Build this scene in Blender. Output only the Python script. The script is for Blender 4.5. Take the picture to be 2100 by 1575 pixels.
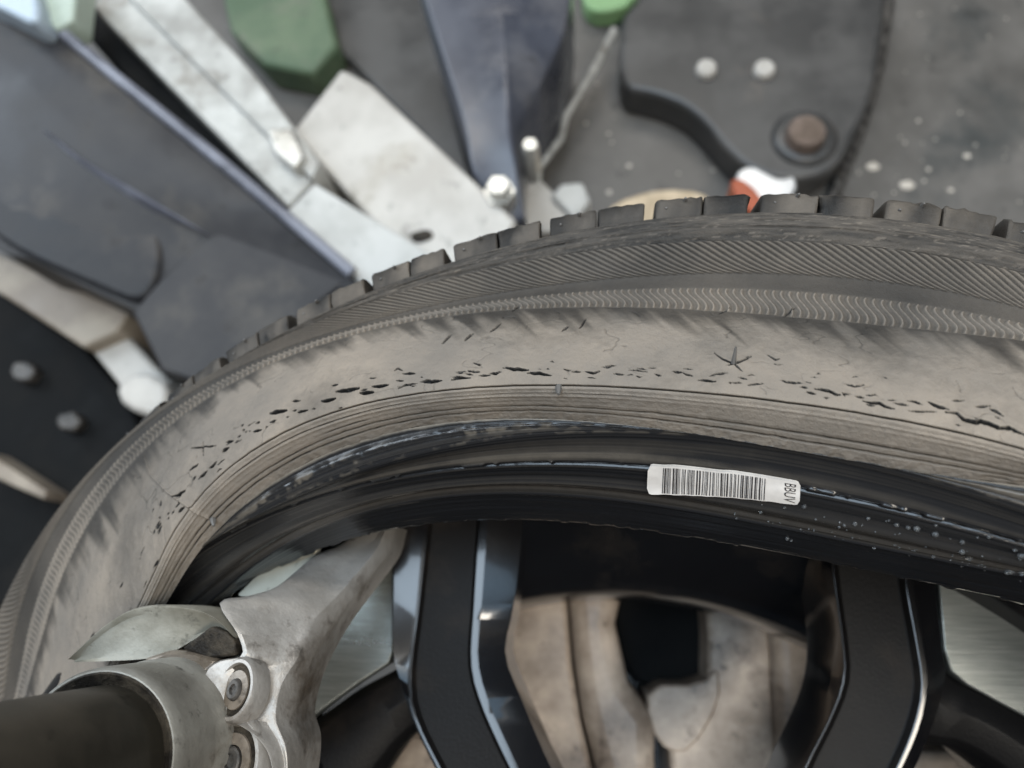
import bpy, bmesh, math, random
import numpy as np
from mathutils import Matrix, Vector

for o in list(bpy.data.objects): bpy.data.objects.remove(o)
scene = bpy.context.scene
COL = scene.collection
random.seed(4); RNG = np.random.default_rng(4)

# ------------------------------------------------------------------ camera
FPX, CX, CY = 1530.0, 1050.0, 787.5              # focal length and centre in pixels of the 2100 x 1575 photograph
CAM = np.array([.0043, .1976, .2622])            # metres, above the far arc of the tyre
d_ = np.array([(1200-CX)/FPX, (1250-CY)/FPX, 1.]); d_ /= np.linalg.norm(d_)     # straight down as the camera sees it
zc = -d_; yc = np.array([0, -1., 0]); yc = yc-zc*(yc@zc); yc /= np.linalg.norm(yc); xc = np.cross(yc, zc)
RC = np.stack([xc, yc, zc], 1)
cam_d = bpy.data.cameras.new('camera'); cam = bpy.data.objects.new('camera', cam_d); COL.objects.link(cam)
M = Matrix.Identity(4)
for i in range(3):
    M[i][0] = RC[0][i]; M[i][1] = -RC[1][i]; M[i][2] = -RC[2][i]; M[i][3] = CAM[i]
cam.matrix_world = M
cam_d.sensor_width = 36; cam_d.lens = FPX/2100*36; cam_d.clip_start = .01; cam_d.clip_end = 100
cam_d.dof.use_dof = True; cam_d.dof.focus_distance = .196; cam_d.dof.aperture_fstop = 9.5
scene.camera = cam

# ------------------------------------------------------------------ light: a workshop, daylight from a door on the left, tubes above
w = bpy.data.worlds.new('World'); scene.world = w; w.use_nodes = True
w.node_tree.nodes['Background'].inputs[0].default_value = (.90, .87, .84, 1)
w.node_tree.nodes['Background'].inputs[1].default_value = .15
def area(name, loc, target, size, power, color, sy=None):
    l = bpy.data.lights.new(name, 'AREA'); l.energy = power; l.color = color; l.shape = 'RECTANGLE'; l.size = size; l.size_y = sy or size
    o = bpy.data.objects.new(name, l); COL.objects.link(o); o.location = loc
    o.rotation_euler = (Vector(target)-Vector(loc)).to_track_quat('-Z', 'Y').to_euler(); return o
area('door_daylight', (-2.6, 1.6, 1.5), (0, .25, 0), 1.8, 58, (.80, .90, 1.0), 1.6)
area('ceiling_tube_far', (-.2, 2.2, 2.3), (0, .3, 0), 2.2, 34, (1.0, .95, .87), .35)
area('ceiling_tube_near', (1.0, -.6, 2.3), (0, .25, 0), 2.0, 44, (1.0, .92, .80), .4)
area('skylight', (-.35, .55, 2.4), (0, .2, 0), 1.7, 46, (.68, .84, 1.0), 1.7)
area('blue_spoke_fill', (1.75, .4, 2.1), (0, .2, 0), 1.0, 6, (.45, .72, 1.0), 1.2)  # added blue panel, there to be reflected in the spoke walls
scene.view_settings.view_transform = 'Standard'; scene.view_settings.look = 'None'
scene.view_settings.exposure = .25; scene.view_settings.gamma = 1; scene.view_settings.use_curve_mapping = False
scene.render.engine = 'CYCLES'
scene.render.resolution_x, scene.render.resolution_y = 1024, 768

# ------------------------------------------------------------------ helpers
FLOOR = -.55
def U(u, v, z):
    ray = RC.T @ np.array([(u-CX)/FPX, (v-CY)/FPX, 1.]); return CAM+ray*((z-CAM[2])/ray[2])
def PX(P):
    q = (P-CAM) @ RC.T; return CX+FPX*q[..., 0]/q[..., 2], CY+FPX*q[..., 1]/q[..., 2]
def tag(o, label=None, cat=None, group=None, kind=None):
    for k, v in (('label', label), ('category', cat), ('group', group), ('kind', kind)):
        if v: o[k] = v
    return o
def empty(name, loc, label, cat, group=None):
    o = bpy.data.objects.new(name, None); COL.objects.link(o); o.location = loc; o.empty_display_size = .02
    return tag(o, label, cat, group)
def link(name, me, mat, parent=None, smooth=True, bevel=0, seg=2, sub=0, angle=40):
    o = bpy.data.objects.new(name, me); COL.objects.link(o)
    if mat is not None and not me.materials: me.materials.append(mat)
    if parent is not None:
        o.parent = parent; o.matrix_parent_inverse = Matrix.Translation(-Vector(parent.location))
    if bevel:
        m = o.modifiers.new('bevel', 'BEVEL'); m.width = bevel; m.segments = seg; m.limit_method = 'ANGLE'; m.angle_limit = math.radians(35); m.harden_normals = False
    if sub:
        m = o.modifiers.new('sub', 'SUBSURF'); m.levels = sub; m.render_levels = sub
    if smooth:
        me.polygons.foreach_set('use_smooth', [True]*len(me.polygons))
        try: me.set_sharp_from_angle(angle=math.radians(angle))
        except Exception: pass
    return o
def mesh(name, verts, faces):
    me = bpy.data.meshes.new(name); me.from_pydata([tuple(map(float, v)) for v in verts], [], faces); me.update()
    bm = bmesh.new(); bm.from_mesh(me); bmesh.ops.recalc_face_normals(bm, faces=bm.faces); bm.to_mesh(me); bm.free(); return me
def grid_mesh(name, P, wrap_c=False, wrap_r=False, flip=False):
    """P: rows x cols x 3"""
    R_, C_ = P.shape[:2]; idx = np.arange(R_*C_).reshape(R_, C_)
    if wrap_c: idx = np.concatenate([idx, idx[:, :1]], 1)
    if wrap_r: idx = np.concatenate([idx, idx[:1]], 0)
    q = np.stack([idx[:-1, :-1], idx[:-1, 1:], idx[1:, 1:], idx[1:, :-1]], -1).reshape(-1, 4)
    if flip: q = q[:, ::-1]
    me = bpy.data.meshes.new(name); n = len(q)
    me.vertices.add(R_*C_); me.vertices.foreach_set('co', np.ascontiguousarray(P, np.float32).ravel())
    me.loops.add(n*4); me.loops.foreach_set('vertex_index', np.ascontiguousarray(q, np.int32).ravel())
    me.polygons.add(n); me.polygons.foreach_set('loop_start', np.arange(0, n*4, 4, dtype=np.int32))
    me.update(calc_edges=True); me.polygons.foreach_set('use_smooth', np.ones(n, bool)); return me
def attr(me, name, vals):
    a = me.attributes.new(name, 'FLOAT', 'POINT'); a.data.foreach_set('value', np.ascontiguousarray(vals, np.float32).ravel())
def resample(p, n, smooth=True):
    p = np.array(p, float)
    if smooth and len(p) > 2:
        out = []; e = np.vstack([2*p[0]-p[1], p, 2*p[-1]-p[-2]])
        for i in range(1, len(e)-2):
            for t in np.linspace(0, 1, 8, endpoint=False):
                a, b, c, d = e[i-1], e[i], e[i+1], e[i+2]
                out.append(.5*((2*b)+(c-a)*t+(2*a-5*b+4*c-d)*t*t+(3*b-a-3*c+d)*t**3))
        out.append(p[-1]); p = np.array(out)
    s = np.r_[0, np.cumsum(np.linalg.norm(np.diff(p, axis=0), axis=1))]; t = np.linspace(0, s[-1], n)
    return np.stack([np.interp(t, s, p[:, i]) for i in range(p.shape[1])], 1)
def rail(pts, n, dz=0):               # pts: (u, v, z) pixels and height -> n world points
    q = resample(pts, n); return np.array([U(u, v, z+0)+np.array([0, 0, dz]) for u, v, z in q])
def loft(name, rails, mat, parent=None, caps=True, closed=True, angle=40, bevel=0):
    P = np.array(rails); R_, C_ = P.shape[:2]; faces = []
    rr = R_ if closed else R_-1
    for r in range(rr):
        for c in range(C_-1):
            faces.append((r*C_+c, r*C_+c+1, ((r+1) % R_)*C_+c+1, ((r+1) % R_)*C_+c))
    if caps and closed:
        faces.append([r*C_ for r in range(R_)]); faces.append([r*C_+C_-1 for r in range(R_)][::-1])
    return link(name, mesh(name, P.reshape(-1, 3), faces), mat, parent, bevel=bevel, angle=angle)
def prism(name, outline, thick, mat, parent=None, bevel=.003, z=None, smooth_outline=0, seg=2, to=None):
    pts = [np.array(p, float) for p in outline]
    if z is not None: pts = [np.array([p[0], p[1], z]) for p in pts]
    for _ in range(smooth_outline):
        n = len(pts); pts = sum([[.75*pts[i]+.25*pts[(i+1) % n], .25*pts[i]+.75*pts[(i+1) % n]] for i in range(n)], [])
    top = [U(*p) for p in pts]
    bot = [np.array([p[0], p[1], (to if to is not None else p[2]-thick)]) for p in top]
    n = len(top); f = [list(range(n)), list(range(2*n-1, n-1, -1))]+[(i, (i+1) % n, n+(i+1) % n, n+i) for i in range(n)]
    return link(name, mesh(name, top+bot, f), mat, parent, bevel=bevel, seg=seg)
def lathe(name, prof, mat, parent=None, center=(0, 0), n=48, closed=False, bevel=0, angle=40, cap=True):
    P = np.array([[(center[0]+r*math.cos(2*math.pi*k/n), center[1]+r*math.sin(2*math.pi*k/n), z) for k in range(n)] for r, z in prof])
    V = P.reshape(-1, 3); m = len(prof); F = []
    for i in range(m if closed else m-1):
        j = (i+1) % m
        for k in range(n): F.append((i*n+k, i*n+(k+1) % n, j*n+(k+1) % n, j*n+k))
    if cap and not closed: F.append(list(range(n))); F.append(list(range((m-1)*n, m*n))[::-1])
    return link(name, mesh(name, V, F), mat, parent, bevel=bevel, angle=angle)
def tube(name, pts, r, mat, parent=None, n=8):
    pts = np.array(pts, float); rings = []
    for i, p in enumerate(pts):
        t = pts[min(i+1, len(pts)-1)]-pts[max(i-1, 0)]; t /= np.linalg.norm(t)
        a = np.cross(t, [0, 0, 1.]);  a = a if np.linalg.norm(a) > 1e-3 else np.array([1., 0, 0]); a /= np.linalg.norm(a); b = np.cross(t, a)
        rr = r[i] if hasattr(r, '__len__') else r
        rings.append([p+rr*(math.cos(k*2*math.pi/n)*a+math.sin(k*2*math.pi/n)*b) for k in range(n)])
    P = np.array(rings).transpose(1, 0, 2); return loft(name, list(P), mat, parent)
def fbm(x, y, seed=0, octs=4):
    g = np.random.default_rng(seed); out = 0; amp = 1.
    for o in range(octs):
        T = g.random((64, 64)); fx, fy = x*2**o+o*7.3, y*2**o+o*3.1
        ix, iy = np.floor(fx).astype(int), np.floor(fy).astype(int); tx, ty = fx-ix, fy-iy; tx = tx*tx*(3-2*tx); ty = ty*ty*(3-2*ty)
        A = T[ix % 64, iy % 64]*(1-tx)+T[(ix+1) % 64, iy % 64]*tx; B = T[ix % 64, (iy+1) % 64]*(1-tx)+T[(ix+1) % 64, (iy+1) % 64]*tx
        out = out+amp*(A*(1-ty)+B*ty-.5); amp *= .5
    return out
def sstep(a, b, x): t = np.clip((x-a)/(b-a), 0, 1); return t*t*(3-2*t)

# ------------------------------------------------------------------ materials
class NT:
    def __init__(s, name):
        s.m = bpy.data.materials.new(name); s.m.use_nodes = True; s.t = s.m.node_tree; s.b = s.t.nodes['Principled BSDF']
        s.co = s.t.nodes.new('ShaderNodeTexCoord').outputs['Object']
    def n(s, kind, **kw):
        x = s.t.nodes.new('ShaderNode'+kind)
        for k, v in kw.items(): setattr(x, k, v)
        return x
    def l(s, a, b): s.t.links.new(a, b)
    def noise(s, scale, detail=6, rough=.6, vec=None, stretch=None):
        x = s.n('TexNoise'); x.inputs['Scale'].default_value = scale; x.inputs['Detail'].default_value = detail; x.inputs['Roughness'].default_value = rough
        v = vec or s.co
        if stretch:
            mp = s.n('Mapping'); mp.inputs['Scale'].default_value = stretch[:3]
            if len(stretch) > 3: mp.inputs['Rotation'].default_value = (0, 0, stretch[3])
            s.l(v, mp.inputs[0]); v = mp.outputs[0]
        s.l(v, x.inputs['Vector']); return x.outputs['Fac']
    def ramp(s, fac, stops):
        x = s.n('ValToRGB'); e = x.color_ramp.elements
        while len(e) < len(stops): e.new(.5)
        for i, (p, c) in enumerate(stops):
            e[i].position = p; e[i].color = (*c, 1) if hasattr(c, '__len__') else (c, c, c, 1)
        s.l(fac, x.inputs[0]); return x.outputs[0]
    def mix(s, fac, a, b, mode='MIX'):
        x = s.n('Mix', data_type='RGBA', blend_type=mode)
        for sock, v in ((x.inputs[0], fac), (x.inputs[6], a), (x.inputs[7], b)):
            if hasattr(v, 'is_output'): s.l(v, sock)
            elif hasattr(v, '__len__'): sock.default_value = (*v, 1)
            else: sock.default_value = v
        return x.outputs[2]
    def math(s, op, a, b=0.):
        x = s.n('Math', operation=op)
        for sock, v in ((x.inputs[0], a), (x.inputs[1], b)):
            if hasattr(v, 'is_output'): s.l(v, sock)
            else: sock.default_value = v
        return x.outputs[0]
    def bump(s, h, strength=.3, dist=.001):
        x = s.n('Bump'); x.inputs['Strength'].default_value = strength; x.inputs['Distance'].default_value = dist
        s.l(h, x.inputs['Height']); s.l(x.outputs[0], s.b.inputs['Normal'])
    def set(s, **kw):
        for k, v in kw.items():
            sock = s.b.inputs[k.replace('_', ' ')]
            if hasattr(v, 'is_output'): s.l(v, sock)
            elif hasattr(v, '__len__'): sock.default_value = (*v, 1)
            else: sock.default_value = v
        return s.m
def dirty(name, c1, c2, rough=.5, metal=0., scale=30, c3=None, bump=.15, spec=.5, lo=.42, hi=.6, stretch=None, rvar=.15):
    m = NT(name); f = m.noise(scale, 8, .62, stretch=stretch); col = m.ramp(f, [(lo, c1), (hi, c2)])
    if c3 is not None:
        g = m.noise(scale*.45, 7, .7); col = m.mix(m.ramp(g, [(.56, 0.), (.68, 1.)]), col, c3)
    sp = m.noise(scale*3.6, 5, .7); col = m.mix(m.ramp(sp, [(.60, 0.), (.70, .75)]), col, tuple(x*.38 for x in c1))      # dark specks and rubbed-in dirt
    sc = m.noise(scale*1.3, 5, .7, stretch=(1, 9, 1, .8)); col = m.mix(m.ramp(sc, [(.66, 0.), (.74, .5)]), col, tuple(min(1, x*1.35) for x in c2))   # pale scratches
    fine = m.noise(scale*9, 4, .6); m.bump(fine, bump, .0006)
    r = m.math('ADD', m.math('MULTIPLY', m.math('SUBTRACT', f, .5), rvar*4), rough)
    return m.set(Base_Color=col, Roughness=r, Metallic=metal, Specular_IOR_Level=spec)
def rubber_mat():
    m = NT('dusty_rubber'); a = m.n('Attribute', attribute_name='dust'); d = a.outputs['Fac']
    f1 = m.noise(55, 8, .65); f2 = m.noise(700, 5, .65); f4 = m.noise(230, 6, .75); f3 = m.noise(16, 5, .6)
    dust = m.math('MULTIPLY', d, m.math('ADD', .40, m.math('ADD', m.math('MULTIPLY', f1, .56), m.math('ADD', m.math('MULTIPLY', f2, .36), m.math('MULTIPLY', f4, .26)))))
    dcol = m.mix(m.ramp(f3, [(.38, 0.), (.64, 1.)]), (.246, .2075, .168), (.155, .1375, .119))
    col = m.mix(dust, (.0075, .0075, .0075), dcol)
    m.bump(m.math('ADD', f2, m.math('MULTIPLY', m.noise(2100, 3, .6), .5)), .60, .0006); r = m.math('ADD', .56, m.math('MULTIPLY', dust, .26))
    return m.set(Base_Color=col, Roughness=r, Specular_IOR_Level=.26)
def wet_rubber_mat():
    m = NT('wet_black_rubber'); a = m.n('Attribute', attribute_name='dust'); d = a.outputs['Fac']
    f = m.noise(240, 6, .65); f2 = m.noise(40, 6, .6); fd = m.math('MULTIPLY', d, m.math('ADD', .4, f))
    col = m.mix(fd, (.010, .0105, .012), (.24, .205, .16)); m.bump(f, .16, .0006)
    r = m.math('ADD', m.math('MULTIPLY', f2, .26), m.math('ADD', .07, m.math('MULTIPLY', d, .4)))
    return m.set(Base_Color=col, Roughness=r, Specular_IOR_Level=.55)
RUB, WET = rubber_mat(), wet_rubber_mat()
def gloss_black(name='gloss_black_paint', face=False):
    m = NT(name); f = m.noise(420, 4, .6); g = m.noise(28, 7, .65)
    col = m.mix(m.ramp(g, [(.55, 0.), (.75, 1.)]), (.007, .007, .008) if not face else (.006, .0055, .0055), (.026, .022, .019) if not face else (.020, .016, .013))
    if face: m.bump(m.noise(900, 3, .6), .30, .0005)
    else: m.bump(f, .05, .0004)
    r = m.math('ADD', .38 if face else .13, m.math('MULTIPLY', g, .18 if face else .12))
    return m.set(Base_Color=col, Roughness=r, Specular_IOR_Level=.14 if face else .6, Coat_Weight=.0 if face else .6, Coat_Roughness=.06)
PAINT, FACE = gloss_black(), gloss_black('textured_black_paint', True)
CAST = dirty('cast_aluminium', (.30, .28, .255), (.42, .40, .375), .44, .4, 34, (.10, .075, .052), .6, lo=.4, hi=.62, rvar=.12)
CASTPALE = dirty('pale_cast_aluminium', (.25, .235, .19), (.38, .36, .305), .55, .2, 46, (.17, .14, .10), .5)
DARKPOCKET = dirty('oily_dirt', (.012, .010, .008), (.05, .041, .03), .6, 0, 140, None, .8, spec=.2)
SHAFT = dirty('dark_steel', (.055, .05, .04), (.10, .088, .07), .42, .5, 22, (.16, .12, .085), .12)
STEELRING = dirty('worn_bright_steel', (.42, .41, .38), (.60, .59, .55), .34, .55, 30, (.20, .17, .13), .15)
OILY = dirty('oily_brown_aluminium', (.10, .08, .06), (.26, .22, .18), .34, .3, 40, (.04, .03, .022), .35, lo=.38, hi=.64)
SLEEVEM = dirty('pale_machined_sleeve', (.22, .21, .185), (.36, .35, .315), .48, .3, 40, (.11, .085, .06), .4, lo=.38, hi=.62)
BOLT = dirty('bolt_steel', (.025, .023, .021), (.10, .093, .086), .45, .3, 120, (.06, .05, .04), .3)
CREAMPLASTIC = dirty('cream_plastic', (.50, .47, .38), (.60, .57, .47), .45, 0, 40)
FLOORM = dirty('stained_concrete', (.070, .066, .061), (.125, .117, .108), .5, 0, 10, (.045, .048, .047), .3, lo=.36, hi=.66)
COVER = dirty('grey_blue_plastic', (.022, .022, .025), (.050, .049, .050), .5, 0, 11, (.085, .078, .070), .1, spec=.22, lo=.36, hi=.66)
EDGEM = dirty('blue_grey_edge_glint', (.10, .105, .13), (.20, .21, .25), .4, 0, 16)  # paler tone paints the bluish highlights on the cover's rib and edge
COVERDARK = dirty('scuffed_dark_plastic', (.014, .015, .018), (.034, .034, .036), .5, 0, 14, (.06, .054, .05), .1, spec=.22)
CREAM = dirty('dirty_cream_paint', (.36, .34, .31), (.50, .48, .445), .5, 0, 13, (.33, .30, .25), .1, lo=.36, hi=.62)
WHITEBOX = dirty('grey_white_paint', (.36, .36, .34), (.47, .47, .45), .5, 0, 14, None, .05)
RAILM = dirty('worn_rail_paint', (.29, .285, .265), (.48, .48, .455), .45, .1, 20, (.20, .18, .15), .1, lo=.36, hi=.62)
GREEN = dirty('green_paint', (.065, .105, .06), (.11, .15, .09), .6, 0, 12, (.14, .15, .11))
BLUEBAR = dirty('blue_grey_paint', (.034, .038, .052), (.062, .068, .088), .30, 0, 9, (.12, .12, .13))
PIVOT = dirty('dark_grey_paint', (.034, .034, .034), (.062, .060, .058), .42, 0, 12, (.115, .098, .084))
BLACKM = dirty('black_void', (.004, .0045, .005), (.010, .010, .010), .8, 0, 12, spec=.15)  # also the shade colour for the gap and the floor beside the tyre
BROWNM = dirty('brown_stained_board', (.20, .165, .13), (.30, .26, .21), .6, 0, 16, (.12, .10, .08))
TABLE = dirty('dark_blue_turntable_paint', (.012, .017, .024), (.028, .036, .046), .2, 0, 14, (.10, .085, .06), .06, rvar=.1)
JAW = dirty('dirty_jaw_plastic', (.20, .155, .12), (.52, .43, .35), .42, 0, 30, (.07, .05, .04), .3, lo=.36, hi=.66)
def brushed():
    m = NT('brushed_steel'); f = m.noise(60, 5, .7, stretch=(1, 22, 1, .35)); g = m.noise(14, 6, .6)
    col = m.mix(m.ramp(f, [(.35, 0.), (.7, 1.)]), (.33, .35, .33), (.52, .54, .51)); m.bump(f, .15, .0004)
    return m.set(Base_Color=col, Metallic=.85, Roughness=m.math('ADD', .16, m.math('MULTIPLY', g, .25)))
BRUSH = brushed()
def plain(name, c, rough=.5, metal=0., **kw):
    m = NT(name); f = m.noise(200, 4, .6); col = m.mix(m.ramp(f, [(.35, 0.), (.65, 1.)]), tuple(x*.86 for x in c), c)
    return m.set(Base_Color=col, Roughness=rough, Metallic=metal, **kw)
LABELW = plain('label_paper', (.70, .66, .62), .45); INK = plain('label_ink', (.035, .03, .03), .5)
WEIGHT = plain('zinc_weight', (.62, .63, .64), .35, .5); ORANGE = plain('orange_rubber', (.33, .075, .03), .5); TAN = dirty('tan_card', (.42, .33, .22), (.58, .47, .33), .6, 0, 60)
SPECK = plain('pale_grit', (.5, .46, .40), .6)
NIB = plain('rubber_nib', (.10, .095, .09), .5)
FOAM = NT('soap_foam').set(Base_Color=(.75, .78, .8), Roughness=.12, Transmission_Weight=.93, IOR=1.3)

# ------------------------------------------------------------------ ground
def floor_patch():
    s = 6.; me = mesh('workshop_floor', [(-s, -s, FLOOR), (s, -s, FLOOR), (s, s, FLOOR), (-s, s, FLOOR)], [(0, 1, 2, 3)])
    tag(link('workshop_floor', me, FLOORM, smooth=False), kind='structure')
floor_patch()

# ------------------------------------------------------------------ the tyre: measured rings, each ring a smooth radius over the angle
TA, TB, TQ = .2178, .2243, -.12                      # how the tyre leans while it is levered off
RING = {}
def ztilt(x, y): return TA*x+TB*y+TQ*np.minimum(0, np.maximum(x, -.30)+.1)**2*10
CUR = {
 'tread': (-.0185, [(506,691),(571,660),(657,611),(720,577),(757,561),(831,537),(926,509),(1010,477),(1107,453),(1220,427),(1327,413),(1540,397),(1677,398),(1823,410),(1933,423),(2067,447)]),
 'rib_outer': (-.0133, [(1400,495),(1500,492),(1633,495),(1733,503),(1833,515),(1967,535),(2097,555),(1200,513),(1033,543),(933,570),(800,607),(700,640),(583,690),(514,725),(250,898),(175,983),(115,1048),(65,1128),(30,1188),(0,1248)]),
 'rib_inner': (-.0108, [(1400,558),(1533,562),(1667,567),(1800,582),(1933,600),(2097,628),(1267,562),(1100,587),(967,617),(833,647),(700,673),(571,717),(185,978),(135,1043),(95,1118),(60,1203),(30,1288),(15,1373)]),
 'wave_outer': (-.0082, [(1400,588),(1533,590),(1667,602),(1800,617),(1933,633),(2097,663),(1267,590),(1100,607),(967,628),(833,657),(700,685),(571,729),(486,763),(400,803),(200,983),(150,1068),(105,1168),(75,1238),(50,1318)]),
 'wave_inner': (-.0027, [(1400,633),(1533,637),(1667,647),(1800,662),(2033,703),(914,654),(743,694),(571,743),(486,783),(400,823),(180,1068),(95,1288)]),
 'ledge': (.0240, [(1400,800),(1533,813),(1667,832),(1800,857),(1933,883),(2050,903),(1267,792),(1130,787),(1000,795),(867,810),(767,827),(686,843),(571,891),(490,933),(440,988),(400,1033),(370,1073),(330,1138)]),
 'bead': (.0165, [(1367,873),(1200,873),(1033,880),(625,943),(550,988),(500,1028),(450,1083),(410,1133),(375,1188),(1485,888),(1800,945),(2100,1005)]),
 'heel': (.0160, [(1650,923),(1850,968),(2050,1028),(1200,893),(1000,903),(860,928),(690,985)]),
 'seam': (.0102, [(1050,958),(1515,975),(1645,1005),(1850,1053),(2095,1113),(850,973),(750,988),(600,1040)]),
 'toe': (.0002, [(1485,1053),(1700,1083),(1850,1118),(2000,1158),(2095,1183),(1045,1023),(900,1023),(750,1038),(625,1068),(550,1128),(500,1188)]),
 'lip': (-.0120, [(1485,1103),(1650,1138),(1750,1165),(1900,1193),(2095,1233),(1045,1078),(850,1068),(750,1098),(625,1125),(520,1195)]),
}
for k, (z0, pts) in CUR.items():
    P = []
    for u, v in pts:
        z = z0+.03
        for _ in range(30): q = U(u, v, z); z = z0+ztilt(q[0], q[1])
        P.append(q)
    P = np.array(P); th = np.degrees(np.arctan2(P[:, 1], P[:, 0])); r = np.hypot(P[:, 0], P[:, 1])
    deg = 4 if len(pts) > 14 else 3
    c = np.polyfit((th-95)/50, r, deg); RING[k] = (z0, c, th.min(), th.max(), r.mean())
def ring(k, th):                                     # th degrees -> radius
    z0, c, lo, hi, mean = RING[k]; t = (np.asarray(th)-95+180) % 360-180+95
    inside = np.polyval(c, (np.clip(t, lo, hi)-95)/50)
    dist = np.maximum(np.maximum(lo-t, t-hi), 0)
    sl = np.where(t > hi, np.polyval(np.polyder(c), (hi-95)/50)/50, -np.polyval(np.polyder(c), (lo-95)/50)/50)
    inside = inside+sl*14*(1-np.exp(-dist/14)); return inside+(mean-inside)*sstep(18, 90, dist)
def tyre_pt(r, z0, th):
    a = np.radians(th); x, y = r*np.cos(a), r*np.sin(a); return np.stack([x, y, z0+ztilt(x, y)], -1)
TH_FINE = np.r_[np.linspace(34, 166, 2601), np.linspace(166, 394, 240)[1:-1]]
TH_HALF = np.r_[np.linspace(34, 166, 1301), np.linspace(166, 394, 240)[1:-1]]
TH = TH_FINE
tyre = empty('tyre', (0, 0, -.2), 'worn black tyre with dusty cracked sidewall, levered half off the black wheel', 'tyre')

def rows_between(keys, counts, mids=None):
    """interpolate control rings (r, z0 each per column) -> rows"""
    ctl_r = []; ctl_z = []
    for k in keys:
        if isinstance(k, str): ctl_r.append(ring(k, TH)); ctl_z.append(np.full(len(TH), RING[k][0]))
        else: ctl_r.append(k[0]); ctl_z.append(k[1])
    A = np.stack([np.array(ctl_r), np.array(ctl_z)], -1)         # K x C x 2
    E_ = np.concatenate([2*A[:1]-A[1:2], A, 2*A[-1:]-A[-2:-1]]); out = []; S = []
    for i in range(1, len(E_)-2):
        n = counts[i-1]
        for t in np.arange(n)/n:
            a, b, c, d = E_[i-1], E_[i], E_[i+1], E_[i+2]; ten = .35
            m1 = (c-a)*ten; m2 = (d-b)*ten; h = t*t*(3-2*t)
            out.append((2*t**3-3*t*t+1)*b+(t**3-2*t*t+t)*m1+(-2*t**3+3*t*t)*c+(t**3-t*t)*m2); S.append(i-1+t)
    out.append(A[-1]); S.append(len(keys)-1.)
    out = np.array(out); return tyre_pt(out[..., 0], out[..., 1], TH[None, :]), np.array(S)
def normals(P):
    du = np.roll(P, -1, 1)-np.roll(P, 1, 1); dv = np.gradient(P, axis=0); n = np.cross(dv, du); n /= np.linalg.norm(n, axis=-1, keepdims=True)+1e-12
    s = np.sign(n[..., 2].mean()); return n*s
TR = np.radians(TH)
mid_r = ring('wave_inner', TH)*.5+ring('ledge', TH)*.5; mid_z = np.full(len(TH), -.0027*.5+.0240*.5+.0022)
P, S = rows_between(['rib_outer', 'rib_inner', 'wave_outer', 'wave_inner', (mid_r, mid_z), 'ledge', 'bead'], [42, 8, 38, 82, 138, 66])
N_ = normals(P); H = np.zeros(P.shape[:2]); s = S[:, None]; th = TR[None, :]
arc = th*.27; fr = np.cumsum(np.r_[0, np.linalg.norm(np.diff(P[:, 1300], axis=0), axis=1)])[:, None]+0*th
coarse = fbm(arc*60, fr*60, 1); fine = fbm(arc*420, fr*420, 2, 3); mott = fbm(arc*26+3, fr*40, 3)
dust = np.ones(P.shape[:2])
# slanted ribs
b = (s >= 0) & (s < 1); tt = np.clip(s, 0, 1)
ph = (th*730/(2*np.pi)-(-5.6*tt-1.6*tt*tt)+.10*fbm(arc*30, fr*30, 9)); saw = (ph % 1.)
ribh = np.where(saw < .62, sstep(0, .18, saw), 1-sstep(.62, .78, saw))
fade = sstep(0, .05, s)*(1-sstep(.95, 1.0, s))
H += b*fade*(ribh-.5)*.00075; dust = np.where(b, .16+.30*ribh*fade+.18*mott+.22*sstep(.1, .9, th-1.9), dust)
# smooth dark strip
b = (s >= 1) & (s < 2); dust = np.where(b, .20+.22*mott+.10*coarse+.10*sstep(.1, .9, th-1.9), dust); H -= b*.00018
# wavy fine ribs
b = (s >= 2) & (s < 3); t2 = np.clip(s-2, 0, 1)
ph = th*880/(2*np.pi)-.46*np.sin(2*np.pi*t2)+1.15*(t2-.5)+.10*fbm(arc*25, fr*25, 11); w2 = np.abs((ph % 1.)-.5)*2
rid = np.exp(-((1-w2)/.30)**2); fade = sstep(0, .05, t2)*(1-sstep(.95, 1., t2))
H += b*(rid*fade*.00085-.00030); dust = np.where(b, .40+.52*rid*fade+.20*mott, dust)
# smeared clean rubber under the waves, dusty wall below
b = (s >= 3) & (s < 5); t3 = np.clip(s-3, 0, 2)
streak = fbm(arc*230+fr*120, fr*16, 21, 4); edge = .36+.55*streak+.34*fbm(arc*34, fr*4, 23)
clean = 1-sstep(edge-.34, edge+.30, t3)
dust = np.where(b, (1-.78*clean)*(.95+.34*mott+.30*coarse+.14*fine), dust)
H += b*(coarse*.00022+fine*.00020)
# fine crazing
cz = np.abs(fbm(arc*95, fr*130, 31, 3)); vein = (1-sstep(0, .030, cz))*sstep(.02, .16, fbm(arc*170, fr*170, 33, 2))
H -= b*vein*.00030; dust = np.where(b, dust*(1-.40*vein), dust)
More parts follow.
